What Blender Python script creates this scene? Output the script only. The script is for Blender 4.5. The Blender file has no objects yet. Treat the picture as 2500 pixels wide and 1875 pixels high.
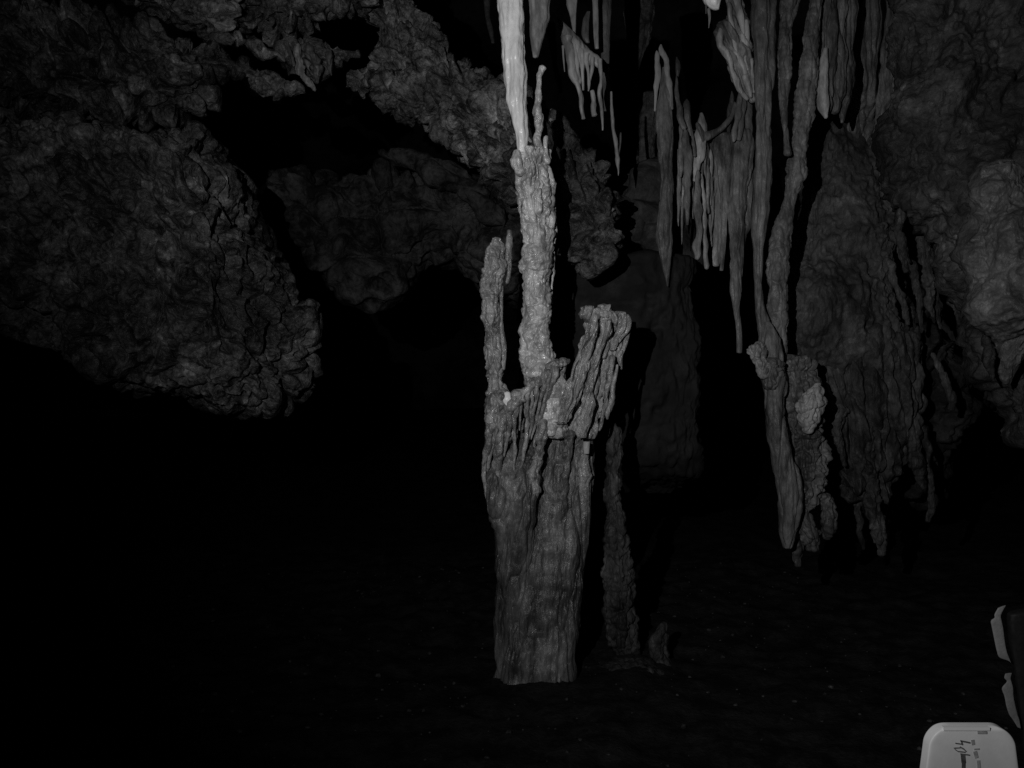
import bpy, math, random
import numpy as np

# ------------------------------------------------------------------ camera, world, light, exposure
SC = bpy.context.scene
COL = SC.collection
F = 1962.0                      # focal length in photograph pixels (2500 wide)
CAM_Z = 1.5
cam_d = bpy.data.cameras.new("camera")
cam_d.sensor_width = 36.0
cam_d.lens = 36.0 * F / 2500.0
cam_d.clip_start = 0.05
cam_d.clip_end = 200.0
cam = bpy.data.objects.new("camera", cam_d)
cam.location = (0, 0, CAM_Z)
cam.rotation_euler = (math.radians(90), 0, 0)
COL.objects.link(cam)
SC.camera = cam

world = bpy.data.worlds.new("World")
SC.world = world
world.use_nodes = True
bg = world.node_tree.nodes["Background"]
bg.inputs["Color"].default_value = (0, 0, 0, 1)      # underground: no sky reaches this place
bg.inputs["Strength"].default_value = 0.0

# the visitor's torch / flash: the only light in the cave, held up beside the camera
tl = bpy.data.lights.new("torch_light", 'SPOT')
tl.energy = 335.0
tl.spot_size = math.radians(123)
tl.spot_blend = 1.0
tl.shadow_soft_size = 0.012
tl.color = (1, 1, 1)
torch = bpy.data.objects.new("torch_light", tl)
torch.location = (-0.72, -0.05, CAM_Z + 0.50)
from mathutils import Vector
_aim = Vector((1.40, 4.1, 3.45)) - Vector(torch.location)
torch.rotation_euler = _aim.to_track_quat('-Z', 'Y').to_euler()
COL.objects.link(torch)

SC.view_settings.view_transform = 'Standard'
SC.view_settings.look = 'None'
SC.view_settings.exposure = 0.0
SC.view_settings.gamma = 1.0
SC.view_settings.use_curve_mapping = False
SC.render.engine = 'CYCLES'
SC.cycles.use_denoising = False
SC.cycles.max_bounces = 4
SC.cycles.diffuse_bounces = 2
SC.cycles.glossy_bounces = 2

random.seed(7)
RNG = np.random.RandomState(11)

# ------------------------------------------------------------------ noise (numpy)
_G = np.array([(1,1,0),(-1,1,0),(1,-1,0),(-1,-1,0),(1,0,1),(-1,0,1),(1,0,-1),(-1,0,-1),
               (0,1,1),(0,-1,1),(0,1,-1),(0,-1,-1),(1,1,0),(-1,1,0),(0,-1,1),(0,-1,-1)], dtype=np.float32)

def _hash(ix, iy, iz, seed):
    h = ix * np.uint32(0x8da6b343) ^ iy * np.uint32(0xd8163841) ^ iz * np.uint32(0xcb1ab31f) ^ np.uint32((seed * 2654435761) & 0xffffffff)
    h ^= h >> np.uint32(15)
    h *= np.uint32(0x2c1b3c6d)
    h ^= h >> np.uint32(12)
    h *= np.uint32(0x297a2d39)
    h ^= h >> np.uint32(15)
    return h

def _chunks(fn, p, *a):
    p = np.ascontiguousarray(p, dtype=np.float32)
    n = len(p)
    out = np.empty(n, np.float32)
    for s in range(0, n, 32768):
        out[s:s+32768] = fn(p[s:s+32768], *a)
    return out

def _pn(p, seed):
    fl = np.floor(p)
    f = p - fl
    i = fl.astype(np.int32).astype(np.uint32)
    u = f * f * f * (f * (f * 6 - 15) + 10)
    r = 0
    one = np.uint32(1)
    for dx in (0, 1):
        wx = u[:, 0] if dx else 1 - u[:, 0]
        for dy in (0, 1):
            wy = u[:, 1] if dy else 1 - u[:, 1]
            for dz in (0, 1):
                wz = u[:, 2] if dz else 1 - u[:, 2]
                h = _hash(i[:, 0] + one * np.uint32(dx), i[:, 1] + one * np.uint32(dy), i[:, 2] + one * np.uint32(dz), seed)
                g = _G[h & np.uint32(15)]
                r = r + (g[:, 0] * (f[:, 0] - dx) + g[:, 1] * (f[:, 1] - dy) + g[:, 2] * (f[:, 2] - dz)) * wx * wy * wz
    return r

def pn(p, seed=0):
    return _chunks(_pn, p, seed)

def fbm(p, octaves=4, seed=0, gain=0.5):
    r = 0; a = 1.0; q = p
    for o in range(octaves):
        r = r + a * pn(q, seed + 17 * o)
        q = q * 2.03 + 3.7
        a *= gain
    return r

def ridged(p, octaves=3, seed=0, gain=0.5):
    r = 0; a = 1.0; q = p
    for o in range(octaves):
        r = r + a * (1 - 2.4 * np.abs(pn(q, seed + 31 * o)))
        q = q * 2.1 + 1.3
        a *= gain
    return r

def _wl(p, seed, second=False):
    fl = np.floor(p)
    f = p - fl
    i = fl.astype(np.int32)
    best = np.full(len(p), 9.0, np.float32)
    b2 = np.full(len(p), 9.0, np.float32)
    for dx in (-1, 0, 1):
        for dy in (-1, 0, 1):
            for dz in (-1, 0, 1):
                h = _hash((i[:, 0] + dx).astype(np.uint32), (i[:, 1] + dy).astype(np.uint32), (i[:, 2] + dz).astype(np.uint32), seed)
                jx = (h & np.uint32(1023)).astype(np.float32) / 1023.0
                jy = ((h >> np.uint32(10)) & np.uint32(1023)).astype(np.float32) / 1023.0
                jz = ((h >> np.uint32(20)) & np.uint32(1023)).astype(np.float32) / 1023.0
                d = (dx + jx - f[:, 0])**2 + (dy + jy - f[:, 1])**2 + (dz + jz - f[:, 2])**2
                if second:
                    b2 = np.minimum(b2, np.maximum(best, d))
                np.minimum(best, d, out=best)
    if second:
        return np.sqrt(b2) - np.sqrt(best)
    return np.sqrt(best)

def crevice(p, seed=0, w=0.12):
    """1 in the cracks between cells, 0 elsewhere"""
    return np.exp(-_chunks(_wl, p, seed, True) / w)

def worley(p, seed=0):
    return _chunks(_wl, p, seed)

# ------------------------------------------------------------------ materials
def rock_mat(name, g, var=0.35, rough=0.75, spec=0.3, scale=9.0, bump=0.5, bdist=0.012, fine=70.0, stretch=1.0, pale=None, mid=0.0, stain=0.0):
    m = bpy.data.materials.new(name)
    m.use_nodes = True
    nt = m.node_tree
    N, L = nt.nodes, nt.links
    b = N["Principled BSDF"]
    tc = N.new("ShaderNodeTexCoord")
    mp = N.new("ShaderNodeMapping")
    mp.inputs["Scale"].default_value = (1, 1, stretch)
    L.new(tc.outputs["Object"], mp.inputs["Vector"])
    def noise(sc, det, ro, dist=0.0):
        n = N.new("ShaderNodeTexNoise")
        n.inputs["Scale"].default_value = sc
        n.inputs["Detail"].default_value = det
        n.inputs["Roughness"].default_value = ro
        n.inputs["Distortion"].default_value = dist
        L.new(mp.outputs["Vector"], n.inputs["Vector"])
        return n.outputs["Fac"]
    def math_(op, a, c):
        n = N.new("ShaderNodeMath"); n.operation = op
        for k, v in ((0, a), (1, c)):
            if isinstance(v, (int, float)): n.inputs[k].default_value = v
            else: L.new(v, n.inputs[k])
        return n.outputs[0]
    n1 = noise(scale, 6, 0.62, 0.0)
    n3 = noise(scale * 4.5, 5, 0.65, 0.0)
    mix = math_('ADD', math_('MULTIPLY', n1, 0.6), math_('MULTIPLY', n3, 0.4))
    cr = N.new("ShaderNodeValToRGB")
    lo, hi = g * (1 - var), min(0.95, g * (1 + var))
    cr.color_ramp.elements[0].position = 0.42
    cr.color_ramp.elements[0].color = (lo, lo, lo, 1)
    cr.color_ramp.elements[1].position = 0.57
    cr.color_ramp.elements[1].color = (hi, hi, hi, 1)
    if pale:
        e = cr.color_ramp.elements.new(0.66)
        e.color = (pale, pale, pale, 1)
    L.new(mix, cr.inputs["Fac"])
    if stain > 0:
        n5 = noise(scale * 0.22, 3, 0.55)
        ms = N.new("ShaderNodeMapRange")          # broad mineral stains
        ms.inputs["From Min"].default_value = 0.40
        ms.inputs["From Max"].default_value = 0.60
        ms.inputs["To Min"].default_value = 1.0 - stain
        ms.inputs["To Max"].default_value = 1.0 + stain * 0.6
        L.new(n5, ms.inputs["Value"])
        mx = N.new("ShaderNodeVectorMath"); mx.operation = 'SCALE'
        L.new(cr.outputs["Color"], mx.inputs[0])
        L.new(ms.outputs["Result"], mx.inputs["Scale"])
        L.new(mx.outputs["Vector"], b.inputs["Base Color"])
    else:
        L.new(cr.outputs["Color"], b.inputs["Base Color"])
    n2 = noise(fine, 5, 0.6)
    bp = N.new("ShaderNodeBump")
    bp.inputs["Strength"].default_value = bump
    bp.inputs["Distance"].default_value = bdist
    L.new(n2, bp.inputs["Height"])
    if mid > 0:
        n4 = noise(fine * 0.33, 5, 0.6, 0.0)
        b2 = N.new("ShaderNodeBump")
        b2.inputs["Strength"].default_value = 1.0
        b2.inputs["Distance"].default_value = mid
        L.new(n4, b2.inputs["Height"])
        L.new(b2.outputs["Normal"], bp.inputs["Normal"])
    L.new(bp.outputs["Normal"], b.inputs["Normal"])
    mr = N.new("ShaderNodeMapRange")
    mr.inputs["From Min"].default_value = 0.35
    mr.inputs["From Max"].default_value = 0.65
    mr.inputs["To Min"].default_value = min(1.0, rough + 0.15)
    mr.inputs["To Max"].default_value = max(0.12, rough - 0.25)
    L.new(n3, mr.inputs["Value"])
    L.new(mr.outputs["Result"], b.inputs["Roughness"])
    b.inputs["Specular IOR Level"].default_value = spec
    return m

M_PIT = rock_mat("pitted_limestone", 0.072, 0.82, 0.55, 0.45, 9.0, 0.9, 0.016, 44.0, pale=0.36, mid=0.03, stain=0.60)
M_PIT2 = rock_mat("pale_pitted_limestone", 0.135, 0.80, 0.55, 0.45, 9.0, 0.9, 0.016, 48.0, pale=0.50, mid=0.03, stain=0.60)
M_DIM = rock_mat("dimmed_limestone", 0.045, 0.8, 0.6, 0.4, 9.0, 0.9, 0.016, 44.0, pale=0.15, mid=0.03, stain=0.50)  # darker copy of pitted limestone; dimness of the arch end is painted in
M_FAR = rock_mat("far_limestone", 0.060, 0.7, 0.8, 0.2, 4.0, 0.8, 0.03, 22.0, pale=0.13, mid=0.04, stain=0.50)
M_CALC = rock_mat("calcite_column", 0.42, 0.45, 0.30, 0.9, 11.0, 0.8, 0.008, 60.0, 0.6, pale=0.75, mid=0.012)
M_FRINGE = rock_mat("fringe_calcite", 0.22, 0.50, 0.36, 0.7, 13.0, 0.9, 0.008, 75.0, 0.5, pale=0.48, mid=0.012)
M_TRUNK = rock_mat("dimmed_calcite", 0.085, 0.62, 0.45, 0.6, 12.0, 0.8, 0.008, 80.0, 0.3, pale=0.24, mid=0.012, stain=0.40)  # weaker light down the trunk is put into this darker colour
M_LOW = rock_mat("dimmed_flowstone", 0.042, 0.6, 0.7, 0.3, 7.0, 0.8, 0.010, 60.0, 0.5, pale=0.14, mid=0.015, stain=0.50)  # darkened flowstone for low and recessed parts; fading light is in the colour
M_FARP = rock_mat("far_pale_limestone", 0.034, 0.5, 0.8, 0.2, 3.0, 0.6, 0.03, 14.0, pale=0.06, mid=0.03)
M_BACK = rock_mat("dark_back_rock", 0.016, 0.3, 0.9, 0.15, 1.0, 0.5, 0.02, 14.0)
M_BRIGHT = rock_mat("white_calcite", 0.88, 0.12, 0.32, 0.6, 12.0, 0.6, 0.006, 60.0, 0.3, mid=0.010)
M_FLOW = rock_mat("grey_flowstone", 0.108, 0.55, 0.6, 0.4, 6.0, 0.8, 0.008, 60.0, 0.35, pale=0.30, mid=0.012, stain=0.45)
M_FLOWP = rock_mat("pale_flowstone", 0.25, 0.40, 0.55, 0.4, 8.0, 0.7, 0.007, 60.0, 0.3, mid=0.010, stain=0.30)
M_WALL = rock_mat("wall_limestone", 0.044, 0.55, 0.7, 0.3, 3.5, 0.9, 0.014, 40.0, pale=0.18, mid=0.02, stain=0.55)
M_WALLF = rock_mat("face_flowstone", 0.062, 0.45, 0.7, 0.3, 4.5, 0.9, 0.012, 45.0, 0.7, pale=0.19, mid=0.012, stain=0.45)
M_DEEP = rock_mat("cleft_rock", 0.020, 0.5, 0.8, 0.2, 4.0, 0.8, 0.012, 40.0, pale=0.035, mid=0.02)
M_FLOWB = rock_mat("bulge_flowstone", 0.095, 0.40, 0.6, 0.4, 5.0, 0.8, 0.010, 50.0, 0.7, pale=0.3, mid=0.012, stain=0.40)
M_SHELL = rock_mat("dark_cave_rock", 0.05, 0.4, 0.9, 0.1, 0.6, 0.4, 0.05, 5.0)
M_DIRT = rock_mat("cave_dirt", 0.016, 0.5, 0.95, 0.1, 6.0, 0.9, 0.012, 60.0)
M_PEB = rock_mat("pebble_stone", 0.04, 0.6, 0.7, 0.3, 25.0, 0.3, 0.003, 120.0)
M_PLAST = rock_mat("white_plastic", 0.82, 0.05, 0.5, 0.35, 16.0, 0.12, 0.001, 160.0)
M_HIGHLIGHT = rock_mat("painted_highlight", 0.95, 0.04, 0.35, 0.5, 30.0, 0.1, 0.0008, 200.0)  # near-white for the painted highlight on the post
M_INK = rock_mat("black_ink", 0.12, 0.4, 0.6, 0.3, 60.0, 0.1, 0.0005, 300.0)
M_INKPALE = rock_mat("worn_ink", 0.36, 0.25, 0.6, 0.3, 60.0, 0.1, 0.0005, 300.0)
M_BOARD = rock_mat("dark_board", 0.006, 0.3, 0.8, 0.2, 8.0, 0.4, 0.004, 50.0)
M_EDGE = rock_mat("pale_edging", 0.17, 0.12, 0.7, 0.2, 25.0, 0.5, 0.003, 120.0)

# ------------------------------------------------------------------ builders
def W(px, py, d):
    """photograph pixel + distance -> point in the cave (metres)"""
    return np.array(((px - 1250.0) / F * d, d, CAM_Z - (py - 937.5) / F * d))

def mesh_grid(name, P, mat, closed=True, cap_ends=True):
    nr, nt, _ = P.shape
    V = P.reshape(-1, 3).astype(np.float32)
    r = np.arange(nr - 1)[:, None]
    if closed:
        t = np.arange(nt)[None, :]; t2 = (t + 1) % nt
    else:
        t = np.arange(nt - 1)[None, :]; t2 = t + 1
    a = r * nt + t; b = r * nt + t2; c = (r + 1) * nt + t2; d = (r + 1) * nt + t
    Q = np.stack([a, b, c, d], -1).reshape(-1, 4).astype(np.int32)
    me = bpy.data.meshes.new(name)
    me.vertices.add(len(V)); me.vertices.foreach_set("co", V.ravel())
    loops = Q.ravel()
    ls = np.arange(len(Q), dtype=np.int32) * 4
    lt = np.full(len(Q), 4, np.int32)
    if closed and cap_ends:
        c0 = np.arange(nt, dtype=np.int32)[::-1]; c1 = (np.arange(nt, dtype=np.int32) + (nr - 1) * nt)
        ls = np.concatenate([ls, [len(loops), len(loops) + nt]]).astype(np.int32)
        lt = np.concatenate([lt, [nt, nt]]).astype(np.int32)
        loops = np.concatenate([loops, c0, c1]).astype(np.int32)
    me.loops.add(len(loops)); me.loops.foreach_set("vertex_index", loops)
    me.polygons.add(len(ls))
    me.polygons.foreach_set("loop_start", ls)
    me.polygons.foreach_set("loop_total", lt)
    me.polygons.foreach_set("use_smooth", np.ones(len(ls), bool))
    me.update(calc_edges=True)
    me.validate()
    me.materials.append(mat)
    return me

def link(name, me, parent=None, label=None, cat=None, group=None, kind=None, base=None):
    o = bpy.data.objects.new(name, me)
    COL.objects.link(o)
    if parent is not None:
        o.parent = parent
    if label: o["label"] = label
    if cat: o["category"] = cat
    if group: o["group"] = group
    if kind: o["kind"] = kind
    return o

def empty(name, loc, label, cat, group=None):
    o = bpy.data.objects.new(name, None)
    COL.objects.link(o)
    o.location = [float(v) for v in loc]
    o["label"] = label; o["category"] = cat
    if group: o["group"] = group
    return o

def catmull(K, t):
    """K (n,m) key rows, t in [0,n-1]"""
    n = len(K)
    i = np.clip(np.floor(t).astype(int), 0, n - 2)
    f = (t - i)[:, None]
    p0 = K[np.clip(i - 1, 0, n - 1)]; p1 = K[i]; p2 = K[i + 1]; p3 = K[np.clip(i + 2, 0, n - 1)]
    return 0.5 * (2 * p1 + (p2 - p0) * f + (2 * p0 - 5 * p1 + 4 * p2 - p3) * f**2 + (3 * p1 - p0 - 3 * p2 + p3) * f**3)

# displacement recipes: h(points) in metres, k = local size factor
def D_pit(P, s, amp=1.0):
    w = P + 0.05 * np.stack([pn(P / 0.2, s + 5), pn(P / 0.2, s + 6), pn(P / 0.2, s + 7)], -1)
    ax = np.array([[0.85, 0, 0.53], [0, 1, 0], [0.53, 0, -0.85]]).T
    d = w @ ax
    big = fbm(w / 0.55, 3, s) * 0.15
    st = (w[:, 2] + 0.22 * w[:, 0] + 0.25 * pn(P / 0.7, s + 33)) / 0.30
    st = st - np.floor(st)
    strata = (np.minimum(st / 0.85, (1 - st) / 0.15) - 0.5) * -0.07 * np.clip(0.5 + 1.8 * pn(P / 0.8, s + 34), 0, 1)
    lay = ridged(d / np.array([0.16, 0.25, 0.55]), 2, s + 3) * 0.035
    block = -crevice(d / np.array([0.20, 0.26, 0.42]), s + 8, 0.10) * 0.11
    knob = -(worley(d / np.array([0.085, 0.10, 0.14]), s + 9) ** 2) * 0.06
    knob2 = -(worley(w / 0.042, s + 10) ** 2) * 0.022
    mod = np.clip(0.55 + 1.7 * pn(P / 0.30, s + 40), 0.08, 1.1)
    knob = knob * mod; knob2 = knob2 * mod
    block = block * np.clip(1.3 - mod, 0.3, 1.2) - crevice(w / np.array([0.50, 0.6, 0.40]), s + 18, 0.07) * 0.10
    patch = np.clip(0.60 + 1.9 * pn(P / 0.45, s + 20), 0, 1)
    pit = -np.clip(0.50 - worley(d / np.array([0.13, 0.15, 0.19]), s + 12), 0, 1) * 0.55 * patch
    pit2 = -np.clip(0.46 - worley(w / 0.075, s + 14), 0, 1) * 0.26
    return amp * (0.045 + big + strata + lay + block + knob + knob2 + pit + pit2 + 0.012 * fbm(P / 0.03, 3, s + 50, 0.6))

def D_rock(P, s, amp=1.0):
    w = P + 0.1 * np.stack([pn(P / 0.35, s + 5), pn(P / 0.35, s + 6), pn(P / 0.35, s + 7)], -1)
    big = fbm(w / 0.8, 3, s) * 0.30
    block = -crevice(w / np.array([0.5, 0.5, 0.34]), s + 8, 0.08) * 0.12
    knob = -(worley(w / 0.14, s + 9) ** 2) * 0.07 - (worley(w / 0.07, s + 19) ** 2) * 0.03
    pit = -np.clip(0.45 - worley(w / 0.22, s + 12), 0, 1) * 0.5 * np.clip(0.2 + 2 * pn(P / 0.6, s + 20), 0, 1)
    return amp * (0.04 + big + block + knob + pit)

def D_wall(P, s, amp=1.0):
    w = P + 0.06 * np.stack([pn(P / 0.4, s + 5), pn(P / 0.4, s + 6), pn(P / 0.4, s + 7)], -1)
    ax = np.array([[0.8, 0, -0.6], [0, 1, 0], [0.6, 0, 0.8]]).T
    d = w @ ax
    lump = -(worley(d / np.array([0.24, 0.3, 0.42]), s + 9) ** 2) * 0.09
    pit = -np.clip(0.34 - worley(d / np.array([0.14, 0.2, 0.3]), s + 12), 0, 1) * 0.4 * np.clip(0.2 + 2 * pn(P / 0.5, s + 20), 0, 1)
    return amp * (0.04 + fbm(d / np.array([0.35, 0.4, 0.6]), 5, s, 0.52) * 0.14 + lump + pit + 0.02 * fbm(P / 0.05, 3, s + 4, 0.6))

def D_face(P, s, amp=1.0):
    return amp * (fbm(P / 0.5, 4, s, 0.55) * 0.08 + fbm(P / np.array([0.05, 0.05, 0.12]), 3, s + 2, 0.6) * 0.022 + fbm(P / 0.04, 3, s + 4, 0.6) * 0.010
                  - np.clip(0.3 - worley(P / 0.16, s + 6), 0, 1) * 0.2)

def D_drip(P, s, amp=1.0, lean=0.25):
    w = P + 0.02 * np.stack([pn(P / 0.08, s + 15), pn(P / 0.08, s + 16), pn(P / 0.08, s + 17)], -1)
    w[:, 0] -= lean * w[:, 2]
    return amp * (-0.002 + fbm(P / 0.15, 3, s) * 0.020 - crevice(w / np.array([0.045, 0.045, 0.4]), s + 3, 0.12) * 0.026
                  - worley(w / np.array([0.03, 0.03, 0.06]), s + 2) ** 2 * 0.010 + ridged(w / np.array([0.025, 0.025, 0.3]), 2, s + 5) * 0.006)

def D_flow(P, s, amp=1.0, w=0.045, tall=9.0, lean=0.0):
    q = P.copy()
    q[:, 0] = q[:, 0] - lean * q[:, 2] + 0.012 * pn(P / 0.1, s + 8)
    q1 = q / np.array([w, w, w * tall])
    q2 = q / np.array([w * 0.4, w * 0.4, w * tall * 0.5])
    groove = -crevice(q1 * 0.8, s + 7, 0.10) * w * 0.35
    return amp * (ridged(q1, 2, s) * w * 0.18 + groove + fbm(q2, 2, s + 3) * w * 0.10 + fbm(P / 0.14, 2, s + 4) * 0.016 - worley(P / np.array([0.03, 0.03, 0.045]), s + 5) ** 2 * 0.006)

def D_lumpy(P, s, amp=1.0):
    w = P + 0.02 * np.stack([pn(P / 0.08, s + 15), pn(P / 0.08, s + 16), pn(P / 0.08, s + 17)], -1)
    return amp * (0.008 + fbm(P / 0.15, 3, s) * 0.026 - worley(w / np.array([0.055, 0.055, 0.045]), s + 2) ** 2 * 0.022 - worley(w / 0.02, s + 6) ** 2 * 0.006
                  - crevice(w / np.array([0.05, 0.05, 0.22]), s + 3, 0.10) * 0.018 - crevice(w / np.array([0.2, 0.2, 0.07]), s + 4, 0.05) * 0.010)

def D_shaft(P, s, amp=1.0):
    w = P + 0.02 * np.stack([pn(P / 0.08, s + 15), pn(P / 0.08, s + 16), pn(P / 0.08, s + 17)], -1)
    up = np.clip((P[:, 2] - 2.15) / 0.25, 0.12, 1)
    slots = -crevice(w / np.array([0.05, 0.05, 0.30]), s + 3, 0.11) * 0.030 * up
    rings = pn(w / np.array([0.25, 0.25, 0.030]), s + 4) * 0.008 * (1.15 - up) - crevice(w / np.array([0.3, 0.3, 0.10]), s + 7, 0.05) * 0.012
    return amp * (0.004 + fbm(P / 0.14, 3, s) * 0.022 + slots + rings - worley(w / np.array([0.045, 0.045, 0.05]), s + 2) ** 2 * 0.010 + 0.003 * fbm(P / 0.02, 2, s + 5))

def D_smooth(P, s, amp=1.0):
    q = P / np.array([0.04, 0.04, 0.45])
    return amp * (fbm(q, 2, s) * 0.011 + fbm(P / 0.10, 3, s + 1) * 0.007 - worley(P / np.array([0.022, 0.022, 0.04]), s + 5) ** 2 * 0.003)

_SEED = [100]
def loft(name, rows, d, mat, parent=None, disp=D_flow, amp=1.0, thick=1.0, tmax=None, n=2.0, res=3.0,
         cap0=0.8, cap1=0.8, label=None, cat=None, group=None, kind=None, seed=None, kw=None, fixed_y=True):
    """A closed body swept through cross-sections. rows: (y, x_left, x_right) or (xa, ya, xb, yb[, d]) in photograph pixels;
    the cross-section is a (super)ellipse that is as deep as thick * its half width."""
    if seed is None:
        _SEED[0] += 13; seed = _SEED[0]
    K = []
    for r in rows:
        if len(r) == 3:
            K.append((r[1], r[0], r[2], r[0], d))
        elif len(r) == 4 and not isinstance(r[-1], str):
            K.append((r[0], r[1], r[2], r[3], d))
        else:
            K.append(r)
    K = np.array(K, float)
    mid = (K[:, 0:2] + K[:, 2:4]) / 2
    # parameter by the longest of the three paths
    seg = np.maximum.reduce([np.hypot(*(np.diff(K[:, 0:2], axis=0).T)), np.hypot(*(np.diff(K[:, 2:4], axis=0).T)), np.hypot(*(np.diff(mid, axis=0).T))])
    L = seg.sum()
    nr = int(np.clip(L / res, 6, 900))
    cs = np.concatenate([[0], np.cumsum(seg)])
    tt = np.interp(np.linspace(0, L, nr), cs, np.arange(len(K)))
    R = catmull(K, tt)
    dd = R[:, 4]
    A = np.stack([(R[:, 0] - 1250) / F * dd, dd, CAM_Z - (R[:, 1] - 937.5) / F * dd], -1)
    B = np.stack([(R[:, 2] - 1250) / F * dd, dd, CAM_Z - (R[:, 3] - 937.5) / F * dd], -1)
    C = (A + B) / 2; H = (B - A) / 2
    hl = np.linalg.norm(H, axis=1)
    T = thick * hl
    if tmax: T = np.minimum(T, tmax)
    ax = np.gradient(C, axis=0); ax /= (np.linalg.norm(ax, axis=1)[:, None] + 1e-9)
    # round the ends
    def capr(c, h, t, a, hl_, cl, sgn):
        m = max(3, int(min(hl_ * cl * F / d / res, 40)))
        k = (np.arange(1, m + 1) / m)
        s = np.sqrt(np.clip(1 - k**2, 0.0004, 1))
        return c + sgn * a * (k * hl_ * cl)[:, None], h * s[:, None], t * s
    if cap0 > 0:
        c_, h_, t_ = capr(C[0], H[0], T[0], ax[0], hl[0], cap0, -1)
        C = np.concatenate([c_[::-1], C]); H = np.concatenate([h_[::-1], H]); T = np.concatenate([t_[::-1], T])
    if cap1 > 0:
        c_, h_, t_ = capr(C[-1], H[-1], T[-1], ax[-1], hl[-1], cap1, 1)
        C = np.concatenate([C, c_]); H = np.concatenate([H, h_]); T = np.concatenate([T, t_])
    hmax = hl.max()
    per = math.pi * max(hmax, 0.6 * hmax + 0.4 * T.max()) * F / d
    nf = int(np.clip(per / res, 8, 900)); nb = max(5, nf // 5)
    th = np.concatenate([np.linspace(0, math.pi, nf, endpoint=False), np.linspace(math.pi, 2 * math.pi, nb, endpoint=False)])
    cth = np.sign(np.cos(th)) * np.abs(np.cos(th)) ** (2.0 / n)
    sth = np.sign(np.sin(th)) * np.abs(np.sin(th)) ** (2.0 / n)
    P = C[:, None, :] + cth[None, :, None] * H[:, None, :] + (sth[None, :] * T[:, None])[..., None] * np.array((0, -1.0, 0))
    du = np.roll(P, -1, 1) - np.roll(P, 1, 1)
    dv = np.gradient(P, axis=0)
    Nn = np.cross(du, dv)
    Nn /= (np.linalg.norm(Nn, axis=-1, keepdims=True) + 1e-12)
    if np.mean(np.sum(Nn * (P - C[:, None, :]), -1)) < 0:
        Nn = -Nn
        P = P[:, ::-1]; Nn = Nn[:, ::-1]
    if disp is not None:
        h = disp(P.reshape(-1, 3), seed, amp, **(kw or {})).reshape(P.shape[:2])
        loc = np.minimum(np.linalg.norm(H, axis=1), T)
        k = np.clip(loc / 0.05, 0.02, 1.0)[:, None]
        h = np.clip(h * k, -0.45 * np.maximum(loc, 1e-4)[:, None] - 0.001, 0.6 * loc[:, None] + 0.001)
        P = P + Nn * h[..., None]
    if cat:
        lowest = P.reshape(-1, 3)[P.reshape(-1, 3)[:, 2].argmin()]
        org = np.array((P[..., 0].mean(), P[..., 1].mean(), P[..., 2].min()))
    elif parent is not None:
        org = np.array(parent.location)
    else:
        org = np.zeros(3)
    me = mesh_grid(name, P - org, mat)
    o = link(name, me, parent, label, cat, group, kind)
    if parent is None:
        o.location = [float(v) for v in org]
    return o

def strand(name, pts, d, mat, parent=None, wob=1.0, **k):
    """hanging strand: pts = (x, y, width[, distance]); it wanders and swells unevenly along its length"""
    K = np.array([(p[0], p[1], p[2], p[3] if len(p) > 3 else d) for p in pts], float)
    seg = np.hypot(np.diff(K[:, 0]), np.diff(K[:, 1]))
    cs = np.concatenate([[0], np.cumsum(seg)])
    m = max(len(K), int(cs[-1] / 10) + 2)
    T = catmull(K, np.interp(np.linspace(0, cs[-1], m), cs, np.arange(len(K))))
    u = np.linspace(0, cs[-1], m)
    sd = RNG.uniform(0, 50, 3)
    z0 = np.zeros(m)
    w1 = pn(np.stack([u / 28.0 + sd[0], z0, z0 + sd[1]], -1), 3) + 0.5 * pn(np.stack([u / 11.0 + sd[0], z0, z0], -1), 4)
    w2 = pn(np.stack([u / 40.0 + sd[1], z0, z0 + sd[2]], -1), 5)
    T[:, 2] = np.maximum(T[:, 2] * (1 + 0.38 * wob * w1), 2.0)
    T[:, 0] += 0.45 * wob * w2 * np.minimum(T[:, 2], 18)
    g = np.gradient(T[:, :2], axis=0); g /= (np.linalg.norm(g, axis=1, keepdims=True) + 1e-6)
    rows = [(t[0] - a[1] * t[2] / 2, t[1] + a[0] * t[2] / 2, t[0] + a[1] * t[2] / 2, t[1] - a[0] * t[2] / 2, t[3]) for t, a in zip(T, g)]
    k.setdefault("disp", D_smooth)
    k.setdefault("res", 2.5)
    return loft(name, rows, d, mat, parent, **k)

# ------------------------------------------------------------------ cave shell and floor
def build_shell():
    nu, nv = 220, 110
    u = np.linspace(0, 2 * math.pi, nu, endpoint=False)
    v = np.linspace(0.03, math.pi - 0.03, nv)
    V, U = np.meshgrid(v, u, indexing='ij')
    P = np.stack([np.sin(V) * np.cos(U) * 17, 9 + np.sin(V) * np.sin(U) * 19, 2.0 + np.cos(V) * 11], -1)
    n = P - np.array((0, 9, 2)); n /= np.linalg.norm(n, axis=-1, keepdims=True)
    h = fbm(P.reshape(-1, 3) / 4.0, 4, 5).reshape(P.shape[:2]) * 1.6
    P = P + n * h[..., None]
    link("cave_wall", mesh_grid("cave_wall", P, M_SHELL), kind="structure")

def floor_z(x, y):
    p = np.stack([x, y, np.zeros_like(x)], -1).reshape(-1, 3)
    z = fbm(p / 1.3, 3, 41) * 0.06 + fbm(p / 0.18, 4, 43) * 0.03
    # ground rises gently away from the column and behind the draperies on the right
    x_ = p[:, 0]; y_ = p[:, 1]
    z = z + 0.03 * np.clip(y_ - 5.5, 0, 30)
    return z.reshape(x.shape)

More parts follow.
